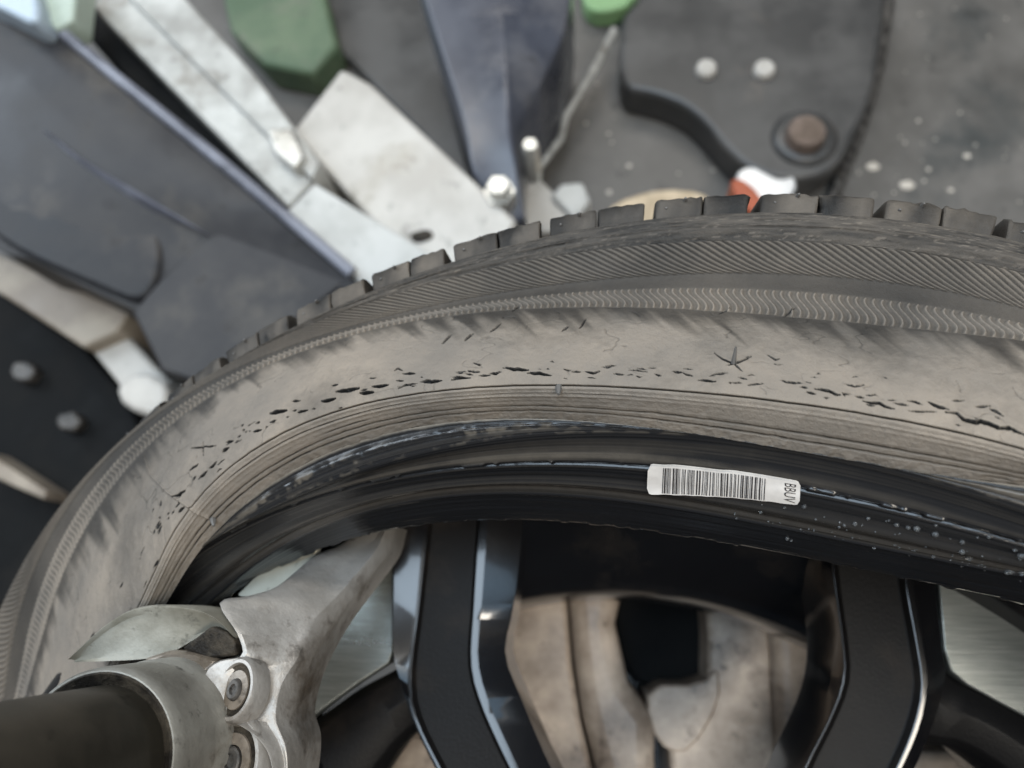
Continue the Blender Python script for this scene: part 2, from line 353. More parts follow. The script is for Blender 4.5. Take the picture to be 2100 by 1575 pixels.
# concentric moulding lines and cracks by the ledge
b = s >= 5; t5 = np.clip(s-5, 0, 1)
for c0, wd, hh in ((.10, .035, .0003), (.22, .025, .0004), (.31, .025, .0004), (.42, .02, .00018), (.52, .018, .0002)):
    H += b*hh*np.exp(-((t5-c0-.012*fbm(arc*9, 0*fr+c0*50, 40))/wd)**2)*(.45+1.3*sstep(.2, 1.1, th-1.7))*np.clip(.9+1.4*fbm(arc*11, 0*fr+c0*71, 41, 3), 0, 2)
dust = np.where(b, .92+.16*mott+.13*fbm(arc*14, fr*900, 44, 3)-.30*sstep(.82, 1., t5)*(.6+fine), dust)
H += b*fine*.00016*(1+2*sstep(.68, .9, t5))
for c0, wd, dep, thr in ((.0, .020, .0011, -.9), (.60, .013, .0008, .02), (.74, .015, .0009, -.05), (.86, .013, .0007, .12), (.47, .010, .0004, .26), (.24, .009, .0003, .24)):
    off = .020*fbm(arc*55, 0*fr+c0*37, 50+int(c0*90))+.012*fbm(arc*260, 0*fr+c0*31, 60, 2)
    g = np.exp(-((s-5-c0-off)/wd)**2)*sstep(thr-.08, thr+.08, fbm(arc*16, 0*fr+c0*91, 70+int(c0*50), 3)+.25*(c0 in (.60, .74)))
    H -= g*dep*1.5*(s > 4.9); dust = np.where(s > 4.9, dust*(1-.95*np.clip(g*1.9, 0, 1)), dust)
# radial moulding seam on the left
PU, PV = PX(P)
CR = []
def cr(ox, oy, sc, lst):
    for wd, pts in lst: CR.append((wd, [(ox+x/sc, oy+y/sc) for x, y in pts]))
cr(700, 380, 3, [(1.1,[(326,1140),(350,1125),(375,1140)]),(1.7,[(380,1160),(420,1160),(455,1160)]),(1.2,[(340,1205),(385,1207)]),(2.0,[(490,1210),(560,1210),(615,1200)]),(1.7,[(680,1200),(730,1185),(795,1185)]),(1.3,[(710,1155),(760,1145)]),(1.2,[(765,1160),(810,1165)]),(1.1,[(800,1148),(850,1145)]),(1.3,[(810,1093),(860,1105)]),(1.4,[(845,1170),(915,1170)]),(1.8,[(910,1160),(950,1158),(985,1150)]),(2.2,[(995,1125),(1060,1132),(1150,1137)]),(2.2,[(1145,1155),(1220,1160),(1290,1172)]),(1.5,[(1420,1150),(1470,1150)]),(1.8,[(1500,1148),(1550,1158),(1590,1145)]),(1.1,[(1620,1115),(1690,1108)]),(1.3,[(1675,1160),(1740,1165)]),(1.1,[(1770,1140),(1820,1140),(1885,1150)]),(1.2,[(1930,1162),(1970,1172)]),(1.0,[(1895,1125),(1935,1123)]),(1.5,[(2040,1145),(2100,1152)]),(2.4,[(0,1268),(50,1262),(105,1252)]),(2.0,[(195,1238),(240,1236),(290,1232)]),(2.4,[(115,1278),(150,1276),(190,1272)]),(1.0,[(200,1185),(210,1183)]),(1.2,[(350,1250),(400,1228),(465,1220)]),(1.0,[(620,975),(670,920)]),(1.2,[(760,955),(815,910)]),(1.2,[(915,905),(985,850)]),(1.1,[(1355,900),(1400,865)]),(1.1,[(1465,880),(1510,820)]),(1.1,[(1050,780),(1090,740)])])
cr(1400, 380, 3, [(1.3,[(0,1150),(25,1165),(60,1172)]),(1.4,[(185,1165),(230,1158),(275,1155)]),(1.6,[(95,1197),(150,1202),(205,1207)]),(1.2,[(345,1183),(400,1195)]),(1.0,[(300,1215),(340,1218)]),(1.2,[(400,1232),(450,1224),(500,1222)]),(1.6,[(605,1200),(640,1213),(735,1218)]),(1.4,[(725,1240),(770,1250)]),(1.5,[(760,1272),(820,1282)]),(2.2,[(815,1250),(900,1265),(940,1288),(970,1292)]),(1.4,[(975,1280),(1035,1285)]),(1.4,[(1060,1298),(1115,1305)]),(1.5,[(995,1222),(1060,1238),(1115,1228)]),(2.1,[(1110,1327),(1160,1340),(1210,1338),(1250,1360),(1300,1375)]),(1.2,[(1265,1320),(1310,1320)]),(1.8,[(1300,1340),(1385,1355)]),(1.8,[(1385,1325),(1430,1332),(1475,1350)]),(2.2,[(1510,1332),(1560,1355),(1635,1378)]),(2.8,[(1620,1395),(1690,1402),(1730,1440),(1810,1460),(1830,1450),(1890,1470),(1950,1495),(2000,1490),(2100,1535)]),(1.5,[(1390,1390),(1480,1393),(1560,1390)]),(1.2,[(1660,1325),(1730,1322)]),(1.6,[(1800,1362),(1890,1358)]),(2.0,[(1890,1375),(1930,1395),(1970,1420)]),(1.2,[(1130,1290),(1175,1295)]),(1.5,[(195,1030),(250,1070),(315,1100),(370,1078),(420,1055)]),(1.3,[(315,1100),(365,1145)]),(1.1,[(315,1100),(270,1108)]),(1.2,[(525,1045),(570,1075),(595,1070)]),(.9,[(225,795),(300,755)]),(.9,[(620,810),(690,750)])])
cr(400, 500, 3.5, [(1.5,[(980,1015),(1025,1012)]),(2.8,[(1015,1060),(1090,1055),(1175,1035)]),(2.0,[(1270,1022),(1330,1025),(1390,1015)]),(2.6,[(1185,1072),(1230,1070),(1275,1062)]),(2.7,[(910,1130),(960,1122),(1005,1108)]),(1.8,[(700,1130),(755,1125)]),(2.9,[(540,1220),(600,1208),(655,1195)]),(2.1,[(735,1207),(805,1195)]),(1.3,[(840,1182),(860,1180)]),(1.7,[(540,1280),(580,1265)]),(1.5,[(440,1290),(465,1280)]),(1.8,[(420,1350),(475,1335)]),(1.4,[(340,1340),(355,1332)]),(1.5,[(225,1425),(270,1410)]),(1.5,[(285,1430),(310,1410)]),(2.2,[(195,1490),(240,1465)]),(1.4,[(305,1385),(325,1375)]),(1.3,[(700,1195),(725,1190)]),(1.2,[(655,1248),(675,1243)]),(1.2,[(385,1345),(395,1340)]),(1.2,[(505,1320),(520,1312)]),(1.0,[(1250,965),(1300,960)]),(1.1,[(1785,715),(1840,650)]),(1.3,[(1935,690),(1990,645)])])
cr(300, 900, 3.5, [(1.5,[(310,230),(345,200),(370,180)]),(2.0,[(375,285),(400,262),(430,230)]),(1.9,[(450,205),(470,200),(500,165)]),(1.3,[(330,305),(355,265)]),(2.0,[(190,420),(235,400),(280,370)]),(1.4,[(95,490),(105,445)]),(1.2,[(150,545),(165,530)]),(1.2,[(185,540),(200,515)]),(1.6,[(230,530),(270,490)]),(1.2,[(90,580),(100,560)]),(1.3,[(75,650),(105,605)]),(1.2,[(50,685),(65,650)]),(1.8,[(545,95),(590,65)]),(1.2,[(320,70),(500,48)]),(1.1,[(408,20),(408,120)])])
for _ in range(110):                                                    # more of the same hairline cracks, in the band the big ones follow
    q = random.uniform(40, 158); k = random.gauss(4.62, .14)
    if k > 4.95: continue
    i = int(np.argmin(abs(S-k))); j = int(np.argmin(abs(TH-q))); u0, v0 = PU[i, j], PV[i, j]; u1, v1 = PU[i, j+3], PV[i, j+3]
    L = random.uniform(4, 20); dx, dy = u1-u0, v1-v0; nn = math.hypot(dx, dy)+1e-6; dx, dy = dx/nn*L, dy/nn*L; dy += random.uniform(-2, 2)
    CR.append((random.uniform(.7, 1.15), [(u0, v0), (u0+dx*.5, v0+dy*.5+random.uniform(-2, 2)), (u0+dx, v0+dy)]))
jit = 1.1*fbm(PU/9., PV/9., 81, 2)
for wd, pts in CR:
    wd *= 1.22
    p = np.array(pts); x0, y0 = p.min(0)-9; x1, y1 = p.max(0)+9
    m_ = (PU > x0) & (PU < x1) & (PV > y0) & (PV < y1)
    if not m_.any(): continue
    uu, vv = PU[m_]+jit[m_]*.5, PV[m_]+jit[m_]*1.6; best = np.full(uu.shape, 1e9); wv = np.full(uu.shape, wd); LT = np.linalg.norm(np.diff(p, axis=0), axis=1); tot = LT.sum(); acc = 0
    for i in range(len(p)-1):
        d = p[i+1]-p[i]; t = np.clip(((uu-p[i, 0])*d[0]+(vv-p[i, 1])*d[1])/(d@d), 0, 1)
        dd = np.hypot(uu-p[i, 0]-t*d[0], vv-p[i, 1]-t*d[1]); al = (acc+t*LT[i])/tot; upd = dd < best
        best = np.where(upd, dd, best); wv = np.where(upd, wd*(.35+.85*np.sin(np.pi*np.clip(al, .04, .96))**.7), wv); acc += LT[i]
    g = 1-sstep(.55, 1.0, best/wv); gd = 1-sstep(.95, 1.30, best/wv); lipg = np.exp(-((best/wv-2.)/.7)**2)
    H[m_] += np.where(H[m_] > -.0009, -g*.0013*min(1.2, .35+wd*.26), 0)+lipg*.00008; dust[m_] *= 1-.985*gd
def seg_ridge(pts, wd, hh, dd_):
    p = np.array(pts, float); best = np.full(PU.shape, 1e9)
    for i in range(len(p)-1):
        d = p[i+1]-p[i]; t = np.clip(((PU-p[i, 0])*d[0]+(PV-p[i, 1])*d[1])/(d@d), 0, 1); best = np.minimum(best, np.hypot(PU-p[i, 0]-t*d[0], PV-p[i, 1]-t*d[1]))
    g = np.exp(-(best/wd)**2); return g*hh, g*dd_
h_, d2 = seg_ridge([(296, 935), (310, 975), (345, 1010), (400, 1049), (440, 1068)], 2.6, .0007, .05); H += h_; dust += d2
P = P+N_*H[..., None]
me = grid_mesh('sidewall', P, wrap_c=True, flip=True); attr(me, 'dust', np.clip(dust, 0, 1.25)); link('sidewall', me, RUB, tyre, smooth=False)
SIDE_TOP = P[0].copy()

# wet bead: heel, seam, toe, lip, then the hidden underside
TH = TH_HALF; TR = np.radians(TH)
lip_r = ring('lip', TH)
under1 = (lip_r+.0020, np.full(len(TH), -.0165)); under2 = (lip_r+.012, np.full(len(TH), -.0205)); under3 = (lip_r+.030, np.full(len(TH), -.012))
keys_b = ['bead', 'heel', 'seam', 'toe', 'lip', under1, under2, under3]
B, SB = rows_between(keys_b, [26, 30, 34, 30, 10, 5, 4]); NB = normals(B); s = SB[:, None]; arc = TR[None, :]*.23; fr = s*.006+0*arc
Hb = np.zeros(B.shape[:2]); n1 = fbm(arc*300, s*3+0*arc, 90, 3); n2 = fbm(arc*40, s*2+0*arc, 91, 3); db = np.zeros(B.shape[:2])
cir = fbm(arc*5, s*22+0*arc, 92, 3)                                      # lines that run round the bead
Hb += cir*.00022*sstep(0, .2, s)
Hb += .0006*np.exp(-((s-.45)/.12)**2)*(.6+n1); db += .40*np.exp(-((s-.5)/.16)**2)*sstep(-.15, .25, n1+n2)*(1-sstep(1.9, 2.2, TR[None, :]))+.20*np.exp(-((s-.9)/.1)**2)*sstep(-.05, .3, n1)
db += 1.0*(1-sstep(0, .16+.10*n1, s))*.8
Hb -= .0011*np.exp(-((s-2.0-.02*n1)/.045)**2)                            # the seam
Hb += .0007*sstep(.1, .3, n1)*np.exp(-((s-1.93)/.05)**2)
Hb -= .0008*np.exp(-((s-1.5)/.3)**2); Hb += .0010*np.exp(-((s-2.62)/.12)**2)-.0006*np.exp(-((s-2.84)/.06)**2)
emb = sstep(.02, .12, fbm(arc*420, s*30+0*arc, 95, 2))*sstep(-.1, .05, fbm(arc*14, 0*s+arc*0, 96, 2))
Hb += .00030*emb*np.exp(-((s-2.97)/.035)**4); db += .22*emb*np.exp(-((s-2.97)/.035)**4)
Hb += .0006*np.exp(-((s-3.10)/.04)**2); Hb += .0005*sstep(.0, .3, n1)*np.exp(-((s-4.)/.05)**2)
db += (.10*cir*(s < 3)+.05*sstep(1.0, 1.3, s)*(1-sstep(1.9, 1.97, s))*sstep(-.3, .3, n2+cir)+.08*sstep(2.3, 2.6, s)*(s < 3.05)+.22*np.exp(-((s-1.72)/.16)**2)*np.exp(-((TR[None, :]-1.62)/.22)**2)*sstep(-.35, .3, n2+.6*cir))  # brown patch on the heel puts a wet sheen into the colour
B = B+NB*Hb[..., None]
B[..., 2] += -.0016*np.maximum(0, n1+.1)*np.exp(-((s-4.05)/.08)**2)*3
me = grid_mesh('bead', B, wrap_c=True, flip=True); attr(me, 'dust', np.clip(db, 0, 1)); link('bead', me, WET, tyre, smooth=False)

# carcass: shoulder, tread base, far sidewall, inner liner (hidden rows are coarse)
rt = ring('tread', TH); ro = ring('rib_outer', TH); ones = np.ones(len(TH)); zt = -.0185
def rr(dr, z): return (rt+dr, z*ones)
prof = ['rib_outer', (ro*.5+(rt-.0078)*.5, (-.0133+.0003)*ones), rr(-.0076, -.0143), rr(-.0060, -.0205), rr(-.0036, -.034), rr(-.002, -.07), rr(-.001, -.11), rr(-.002, -.16), rr(-.006, -.196),
        rr(-.016, -.212), rr(-.035, -.222), rr(-.060, -.215), (ring('bead', TH), -.205*ones), (ring('lip', TH), -.195*ones), (ring('lip', TH)+.004, -.185*ones), rr(-.055, -.195), rr(-.030, -.200), rr(-.020, -.18), rr(-.013, -.11),
        rr(-.015, -.045), rr(-.028, -.030), rr(-.045, -.022), (lip_r+.040, -.010*ones), (lip_r+.030, -.012*ones)]
Cc, SC = rows_between(prof, [10, 26, 8, 6]+[3]*(len(prof)-5)); NC = normals(Cc)*0; s = SC[:, None]; arc = TR[None, :]*.31
q1 = fbm(arc*160, s*8+0*arc, 101, 4); q2 = fbm(arc*30, s*3+0*arc, 102, 3); q4 = fbm(arc*520, s*44+0*arc, 104, 4); q3 = fbm(arc*45, s*20+0*arc, 103, 3)
Cc[..., 2] += np.where(s < 2.3, .00035*q1+.00040*np.clip(q3, 0, 1)*sstep(.3, 1, s), 0)
Cc[..., 2] -= np.where(s < 2.3, .0005*np.exp(-((s-.9-.05*q2)/.05)**2), 0)
dc = np.clip(.19+.22*q1+.16*q2+.30*sstep(.33, .45, q4+.25*q3)*(s < 1.9)+.34*sstep(2.0, 2.4, s), 0, 1)*(s < 8)+.25*sstep(.1, .9, TR[None, :]-1.9)*(s < 2)
me = grid_mesh('carcass', Cc, wrap_c=True, flip=True); attr(me, 'dust', dc); link('carcass', me, RUB, tyre, smooth=False)

# shoulder tread blocks: angles of the cross grooves measured on the tread edge
def th_of(u, v):
    z = zt+.03
    for _ in range(30): q = U(u, v, z); z = zt+ztilt(q[0], q[1])
    return math.degrees(math.atan2(q[1], q[0]))
gro = [th_of(*p) for p in ((755, 562), (922, 510), (1117, 451), (1333, 412), (1550, 397), (1807, 408), (2055, 445))]
pit = -np.polyfit(range(7), gro, 1)[0]; NP = round(360/pit); extra = []
def edges_list():
    g = list(gro); st = pit
    while g[-1] > gro[0]-360+pit*1.4: g.append(g[-1]-st)
    g[-1:] = []; rest = gro[0]-360; n = round((gro[-1]-rest)/pit); g = gro+[gro[-1]+(rest-gro[-1])*i/n for i in range(1, n+1)]; return g
G = edges_list()
def tread_block(a, b_, recess, seed):
    """a > b_: angles of its two ends"""
    sec = [(-.0100, -.0142-recess*.0006), (-.0058, -.0143-recess*.0010), (-.0016, -.0164-recess*.0006), (-.0002, -.0184), (.0010, -.0215), (.0030, -.034), (.0045, -.055), (.0050, -.078), (-.0060, -.078), (-.0105, -.030), (-.0108, -.0172)]
    n = 9; t = np.linspace(a, b_, n); r_t = ring('tread', t); g = np.random.default_rng(seed); V = []
    for dr, z in sec:
        j = g.normal(0, .00022, n); V.append(tyre_pt(r_t+dr+j, z+g.normal(0, .00022, n), t+np.r_[g.normal(0, .05), np.zeros(n-2), g.normal(0, .05)]))
    V = np.array(V); m = len(sec); F = []
    for i in range(m):
        for c in range(n-1): F.append((i*n+c, i*n+c+1, ((i+1) % m)*n+c+1, ((i+1) % m)*n+c))
    F.append([i*n for i in range(m)]); F.append([i*n+n-1 for i in range(m)][::-1])
    me = mesh('tread_block', V.reshape(-1, 3), F); vv = V.reshape(-1, 3); ar = np.arctan2(vv[:, 1], vv[:, 0])*.31
    attr(me, 'dust', np.clip(.20+.06*recess+.5*fbm(ar*120, vv[:, 2]*300, seed % 40, 3), 0, .8))
    link('tread_block', me, RUB, tyre, bevel=.0006, seg=2, angle=50)
def nib(p, q, r=.0006, name='rubber_nib'):
    p, q = np.array(p), np.array(q); tube(name, [p, p*.6+q*.4, q], [r, r*.85, r*.4], NIB, tyre, 6)
for i in range(len(G)-1):
    a, b_ = G[i], G[i+1]; wdt = a-b_; gap = .30; mid = a-wdt*.52
    vis = 30 < (b_ % 360) < 175
    tread_block(a-gap, mid+.06, 1, i*2+5); tread_block(mid-.06, b_+gap, 0, i*2+6)
    if vis:
        for f1, dr in ((.16, -.0040), (.34, -.0016)):
            t = a-wdt*f1; rr_ = ring('tread', t); p = tyre_pt(rr_+dr, -.0170, t); nib(p, p+np.array([0, 0, .0015]), .0007)
# nib with the star crack, nib on the ledge
def on_side(u, v): k = np.argmin((PU-u)**2+(PV-v)**2); i, j = np.unravel_index(k, PU.shape); return P[i, j], N_[i, j]
p, n_ = on_side(1505, 744); nib(p-n_*.0004, p+n_*.0030+np.array([.0005, .0016, 0]), .0006)
p, n_ = on_side(1146, 793); nib(p-n_*.0004, p+n_*.0015+np.array([.0004, -.0020, 0]), .0010)
p, n_ = on_side(436, 1065); nib(p-n_*.0004, p+n_*.0012+np.array([.0005, -.0010, 0]), .0010)

# barcode label stuck over the bead seam
BU, BV = PX(B)
def on_bead(u, v): k = np.argmin((BU-u)**2+(BV-v)**2+1e9*(SB[:, None] > 3.9)); i, j = np.unravel_index(k, BU.shape); return B[i, j], NB[i, j]
TL, TRr, BR, BL = np.array([1330, 948.]), np.array([1643, 984.]), np.array([1640, 1030.]), np.array([1328, 1008.])
NXL, NYL = 49, 9
LP = np.zeros((NYL, NXL, 3)); LN = np.zeros((NYL, NXL, 3))
for i in range(NYL):
    for j in range(NXL):
        fx, fy = j/(NXL-1), i/(NYL-1); top = TL*(1-fx)+TRr*fx; bot = BL*(1-fx)+BR*fx; top = top+[0, -5*math.sin(math.pi*fx)]; bot = bot+[0, -5*math.sin(math.pi*fx)]
        uv = top*(1-fy)+bot*fy; LP[i, j], LN[i, j] = on_bead(*uv)
for _ in range(3):
    Q = LP.copy(); Q[1:-1, :] = (LP[:-2, :]+LP[2:, :]+2*LP[1:-1, :])/4; Q[:, 1:-1] = (Q[:, :-2]+Q[:, 2:]+2*Q[:, 1:-1])/4; LP = Q
LNm = LN.mean((0, 1)); LNm /= np.linalg.norm(LNm)
LP = LP+LNm*.0011
def lab_pt(fx, fy, lift=0):
    x, y = np.clip(fx, 0, 1)*(NXL-1), np.clip(fy, 0, 1)*(NYL-1); i, j = min(int(y), NYL-2), min(int(x), NXL-2); ty, tx = y-i, x-j
    return (LP[i, j]*(1-tx)+LP[i, j+1]*tx)*(1-ty)+(LP[i+1, j]*(1-tx)+LP[i+1, j+1]*tx)*ty+LNm*lift
def label_corner(fx, fy):                                # rounded corners
    return fx, fy
V = []; F = []; nu, nv = 60, 12
for i in range(nv+1):
    for j in range(nu+1):
        fx, fy = j/nu, i/nv; rx, ry = .035, .2
        ex = max(0, rx-fx, fx-(1-rx))/rx; k_ = (1-math.sqrt(max(0, 1-ex*ex)))*ry; fy2 = k_+(1-2*k_)*fy
        V.append(lab_pt(fx, fy2, 0))
nt_ = len(V); V += [v-LNm*.0007 for v in V]
for i in range(nv):
    for j in range(nu):
        a = i*(nu+1)+j; F.append((a, a+1, a+nu+2, a+nu+1)); F.append((nt_+a, nt_+a+nu+1, nt_+a+nu+2, nt_+a+1))
lab = link('barcode_label', mesh('barcode_label', V, F), LABELW, tyre); lab['label'] = 'white barcode label stuck on the black bead'
def lab_strip(name, fx0, fx1, fy0, fy1):
    V = [lab_pt(fx0+(fx1-fx0)*a, fy0+(fy1-fy0)*b, .00009) for b in np.linspace(0, 1, 8) for a in (0, 1)]; F = [(2*i, 2*i+1, 2*i+3, 2*i+2) for i in range(7)]
    return V, F
VV, FF = [], []; x = .10; rb = random.Random(7)
while x < .78:
    wd = rb.choice([.0035, .0035, .006, .010]); v, f = lab_strip('bar', x, x+wd, .06, .96); FF += [tuple(i+len(VV) for i in q) for q in f]; VV += v; x += wd+rb.choice([.004, .005, .008, .012])
link('printed_bars', mesh('printed_bars', VV, FF), INK, lab, smooth=False)
cu = bpy.data.curves.new('lettering', 'FONT'); cu.body = 'BBUV'; cu.size = 1; cu.space_character = 1.0; cu.resolution_u = 3
to = bpy.data.objects.new('lettering_tmp', cu); COL.objects.link(to); dg = bpy.context.evaluated_depsgraph_get(); tm = bpy.data.meshes.new_from_object(to.evaluated_get(dg)); bpy.data.objects.remove(to)
co = np.array([v.co[:] for v in tm.vertices]); mx, mn = co.max(0), co.min(0)
for v, c in zip(tm.vertices, co):
    tx, ty = (c[0]-mn[0])/(mx[0]-mn[0]), (c[1]-mn[1])/(mx[1]-mn[1]); v.co = lab_pt(.895+.075*ty, .10+.82*tx, .00009)
tm.name = 'lettering'; link('lettering', tm, INK, lab, smooth=False)

# soap left on the bead
def foam():
    bm = bmesh.new(); pts = []
    for _ in range(34):
        u = random.uniform(1560, 2095); f = random.random(); v = 1010+(u-1560)*.19+random.gauss(38, 22)
        pts.append((u, v, abs(random.gauss(0, .00022))+.00015))
    pts += [(1988, 1142, .0009), (1971, 1130, .0007), (1972, 1111, .0006), (1917, 1095, .0008), (1880, 1084, .0008), (1862, 1081, .0006), (1838, 1076, .0006), (2095, 1140, .0008), (2072, 1172, .0008), (2064, 1174, .0006), (2095, 1175, .0007), (1755, 1075, .0006), (1650, 1037, .0006), (1780, 1063, .0005)]
    for _ in range(40): u = random.uniform(1500, 2095); pts.append((u, 1052+(u-1485)*.19+(max(0, u-1900)*.08)+random.gauss(0, 5), random.uniform(.0001, .00035)))
    for u, v, r in pts:
        p, n_ = on_bead(u, v)
        q = bmesh.ops.create_icosphere(bm, subdivisions=2, radius=r, matrix=Matrix.Translation(Vector(p+n_*r*.2)))
    me = bpy.data.meshes.new('soap_foam'); bm.to_mesh(me); bm.free()
    o = link('soap_foam', me, FOAM, tyre); o['kind'] = 'stuff'
foam()

# ------------------------------------------------------------------ the wheel
WC = (.020, -.004)
wheel = empty('alloy_wheel', (WC[0], WC[1], -.234), 'gloss black alloy wheel with forked spokes under the tyre', 'wheel')
lathe('rim_barrel', [(.249, -.030), (.253, -.031), (.253, -.036), (.251, -.046), (.247, -.058), (.224, -.094), (.214, -.12), (.2285, -.205), (.230, -.222), (.245, -.227), (.245, -.232), (.240, -.234), (.225, -.222), (.220, -.2), (.206, -.12), (.208, -.098), (.2105, -.092), (.214, -.086), (.243, -.047), (.246, -.034)],
      PAINT, wheel, WC, 160, closed=True, angle=25)
def spoke(name, lc, lr, rr_, rc, parent, n=26, depth=.034, zt_=-.034, rdz=.0068, ldz=.0018, base=None):
    """rails in photo pixels: outer left chamfer, left ridge, right ridge, outer right chamfer; heights come from the face of the wheel"""
    if base is None:
        A = [rail([(u, v, zt_+ldz) for u, v in lc], n), rail([(u, v, zt_) for u, v in lr], n), rail([(u, v, zt_) for u, v in rr_], n), rail([(u, v, zt_-rdz) for u, v in rc], n)]
        def mix(a, b, t, dz=0): return a*(1-t)+b*t+np.array([0, 0, dz])
        R_ = [A[0]+[0, 0, -depth], A[0], mix(A[0], A[1], .90, -.0002), A[1], mix(A[1], A[2], .035, 0), mix(A[1], A[2], .10, -.0022), mix(A[1], A[2], .5, -.0026), mix(A[1], A[2], .90, -.0022), mix(A[1], A[2], .965, 0), A[2], mix(A[2], A[3], .15, .0008), A[3], A[3]+[0, 0, -depth]]
        P = np.array(R_); C_ = n; Rn = len(R_); F = []; mi = []
        for r in range(Rn):
            for c in range(C_-1):
                F.append((r*C_+c, r*C_+c+1, ((r+1) % Rn)*C_+c+1, ((r+1) % Rn)*C_+c))
        F.append([r*C_ for r in range(Rn)]); F.append([r*C_+C_-1 for r in range(Rn)][::-1])
        me = mesh(name, P.reshape(-1, 3), F); me.materials.append(PAINT); me.materials.append(FACE)
        for pl in me.polygons:
            rows = sorted({v//C_ for v in pl.vertices})
            if len(pl.vertices) == 4 and rows[0] >= 4 and rows[-1] <= 8: pl.material_index = 1
    else: me = base
    o = link(name, me, None, parent, bevel=0, angle=14)
    m = o.modifiers.new('bevel', 'BEVEL'); m.width = .0007; m.segments = 2; m.limit_method = 'ANGLE'; m.angle_limit = math.radians(25)
    return o, me
def spin(o, k):                                          # the same spoke k fifths of a turn further round the hub
    c = o.copy(); COL.objects.link(c); a = 2*math.pi*k/5
    c.matrix_parent_inverse = Matrix.Identity(4); c.parent = wheel
    c.matrix_parent_inverse = Matrix.Translation(-Vector(wheel.location)) @ (Matrix.Translation(Vector((WC[0], WC[1], 0))) @ Matrix.Rotation(a, 4, 'Z') @ Matrix.Translation(Vector((-WC[0], -WC[1], 0))))
s1, m1 = spoke('spoke', [(806,1040),(807,1090),(808,1200),(806,1330),(822,1400),(856,1500),(905,1600),(1000,1800)],
               [(876,1040),(872,1090),(854,1250),(838,1385),(848,1470),(898,1575),(960,1690),(1040,1820)],
               [(990,1040),(984,1120),(976,1250),(971,1360),(995,1450),(1052,1575),(1110,1690),(1170,1820)],
               [(1072,1040),(1068,1120),(1052,1250),(1036,1340),(1072,1440),(1130,1575),(1190,1690),(1240,1820)], wheel)
s2, m2 = spoke('spoke', [(1676,1040),(1684,1160),(1706,1300),(1704,1390),(1680,1470),(1632,1575),(1580,1700),(1530,1820)],
               [(1700,1040),(1708,1175),(1728,1330),(1728,1400),(1700,1475),(1650,1575),(1600,1700),(1545,1820)],
               [(1856,1040),(1862,1190),(1886,1330),(1896,1410),(1880,1490),(1845,1575),(1780,1700),(1700,1820)],
               [(1905,1040),(1918,1190),(1934,1330),(1940,1390),(1912,1490),(1874,1580),(1810,1700),(1730,1820)], wheel, rdz=.006, ldz=-.007)
def fork(name, top, bot, zt_=-.042, n=16, depth=.03):
    a, b = rail([(u, v, zt_) for u, v in top], n), rail([(u, v, zt_-.002) for u, v in bot], n)
    R_ = [a+[0, 0, -depth], a+[0, 0, -.006], a*.88+b*.12, a*.5+b*.5+[0, 0, .003], a*.12+b*.88, b+[0, 0, -.006], b+[0, 0, -depth]]
    return loft(name, R_, FACE, wheel, angle=50, bevel=.0008)
f1 = fork('cross_spoke', [(838,1355),(800,1378),(735,1412),(680,1450),(600,1510),(480,1600)], [(856,1500),(838,1512),(812,1540),(790,1570),(740,1640),(640,1760)])
f2 = fork('cross_spoke', [(1930,1330),(1950,1375),(2000,1400),(2060,1430),(2160,1490),(2300,1580)], [(1880,1500),(1900,1530),(1960,1535),(2030,1570),(2120,1640),(2260,1760)])
w1 = prism('machined_panel', [(520,1050),(806,1050),(806,1335),(797,1360),(735,1400),(680,1440),(520,1560)], .012, BRUSH, wheel, z=-.0405, bevel=.0006)
w2 = prism('machined_panel', [(1916,1090),(1936,1330),(1950,1376),(1985,1405),(2060,1446),(2160,1500),(2330,1540),(2330,1200)], .012, BRUSH, wheel, z=-.0405, bevel=.0006)
for k in range(1, 5):
    for o in (s1, s2): spin(o, k)
    if k < 4: spin(w1, k); spin(f1, k)
    if k > 1: spin(f2, k)
lathe('hub', [(.0, -.05), (.055, -.05), (.062, -.056), (.062, -.12), (0, -.12)], PAINT, wheel, WC, 64, cap=False)

# ------------------------------------------------------------------ turntable and clamps under the wheel
table = empty('turntable', (WC[0], WC[1], FLOOR), 'dark painted tyre changer turntable showing through the spokes', 'turntable')
lathe('disc', [(0, -.236), (.205, -.236), (.209, -.240), (.209, -.262), (.10, -.266), (.10, FLOOR), (0, FLOOR)], TABLE, table, WC, 96, cap=False)
def jaw():
    j = empty('clamp_jaw', tuple(U(1350, 1400, -.236)), 'dirty cream clamp jaw with a black slot between the two spokes', 'clamp')
    zj = -.16
    prism('side_plate', [(1000,1150),(1156,1150),(1172,1360),(1190,1480),(1230,1640),(1000,1640)], .05, JAW, j, z=-.172, bevel=.003, to=-.236)
    prism('cheek', [(1158,1150),(1290,1150),(1262,1280),(1290,1400),(1345,1470),(1345,1640),(1236,1640),(1194,1470),(1175,1345)], .03, JAW, j, z=-.163, bevel=.010, to=-.236, seg=4)
    prism('cheek', [(1440,1150),(1560,1150),(1584,1330),(1600,1640),(1380,1640),(1370,1500),(1450,1400),(1452,1300)], .03, JAW, j, z=-.168, bevel=.003, to=-.236)
    prism('side_plate', [(1556,1150),(1720,1150),(1720,1640),(1602,1640),(1586,1330)], .03, JAW, j, z=-.160, bevel=.008, to=-.236, seg=4)
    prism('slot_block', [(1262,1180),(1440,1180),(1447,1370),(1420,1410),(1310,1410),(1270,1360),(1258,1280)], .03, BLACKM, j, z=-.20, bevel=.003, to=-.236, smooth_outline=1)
    prism('lug', [(1325,1405),(1440,1405),(1474,1360),(1480,1440),(1420,1540),(1370,1545),(1330,1490)], .03, JAW, j, z=-.166, bevel=.004, to=-.236, smooth_outline=1)
    p = U(1238, 1290, -.15)
jaw()
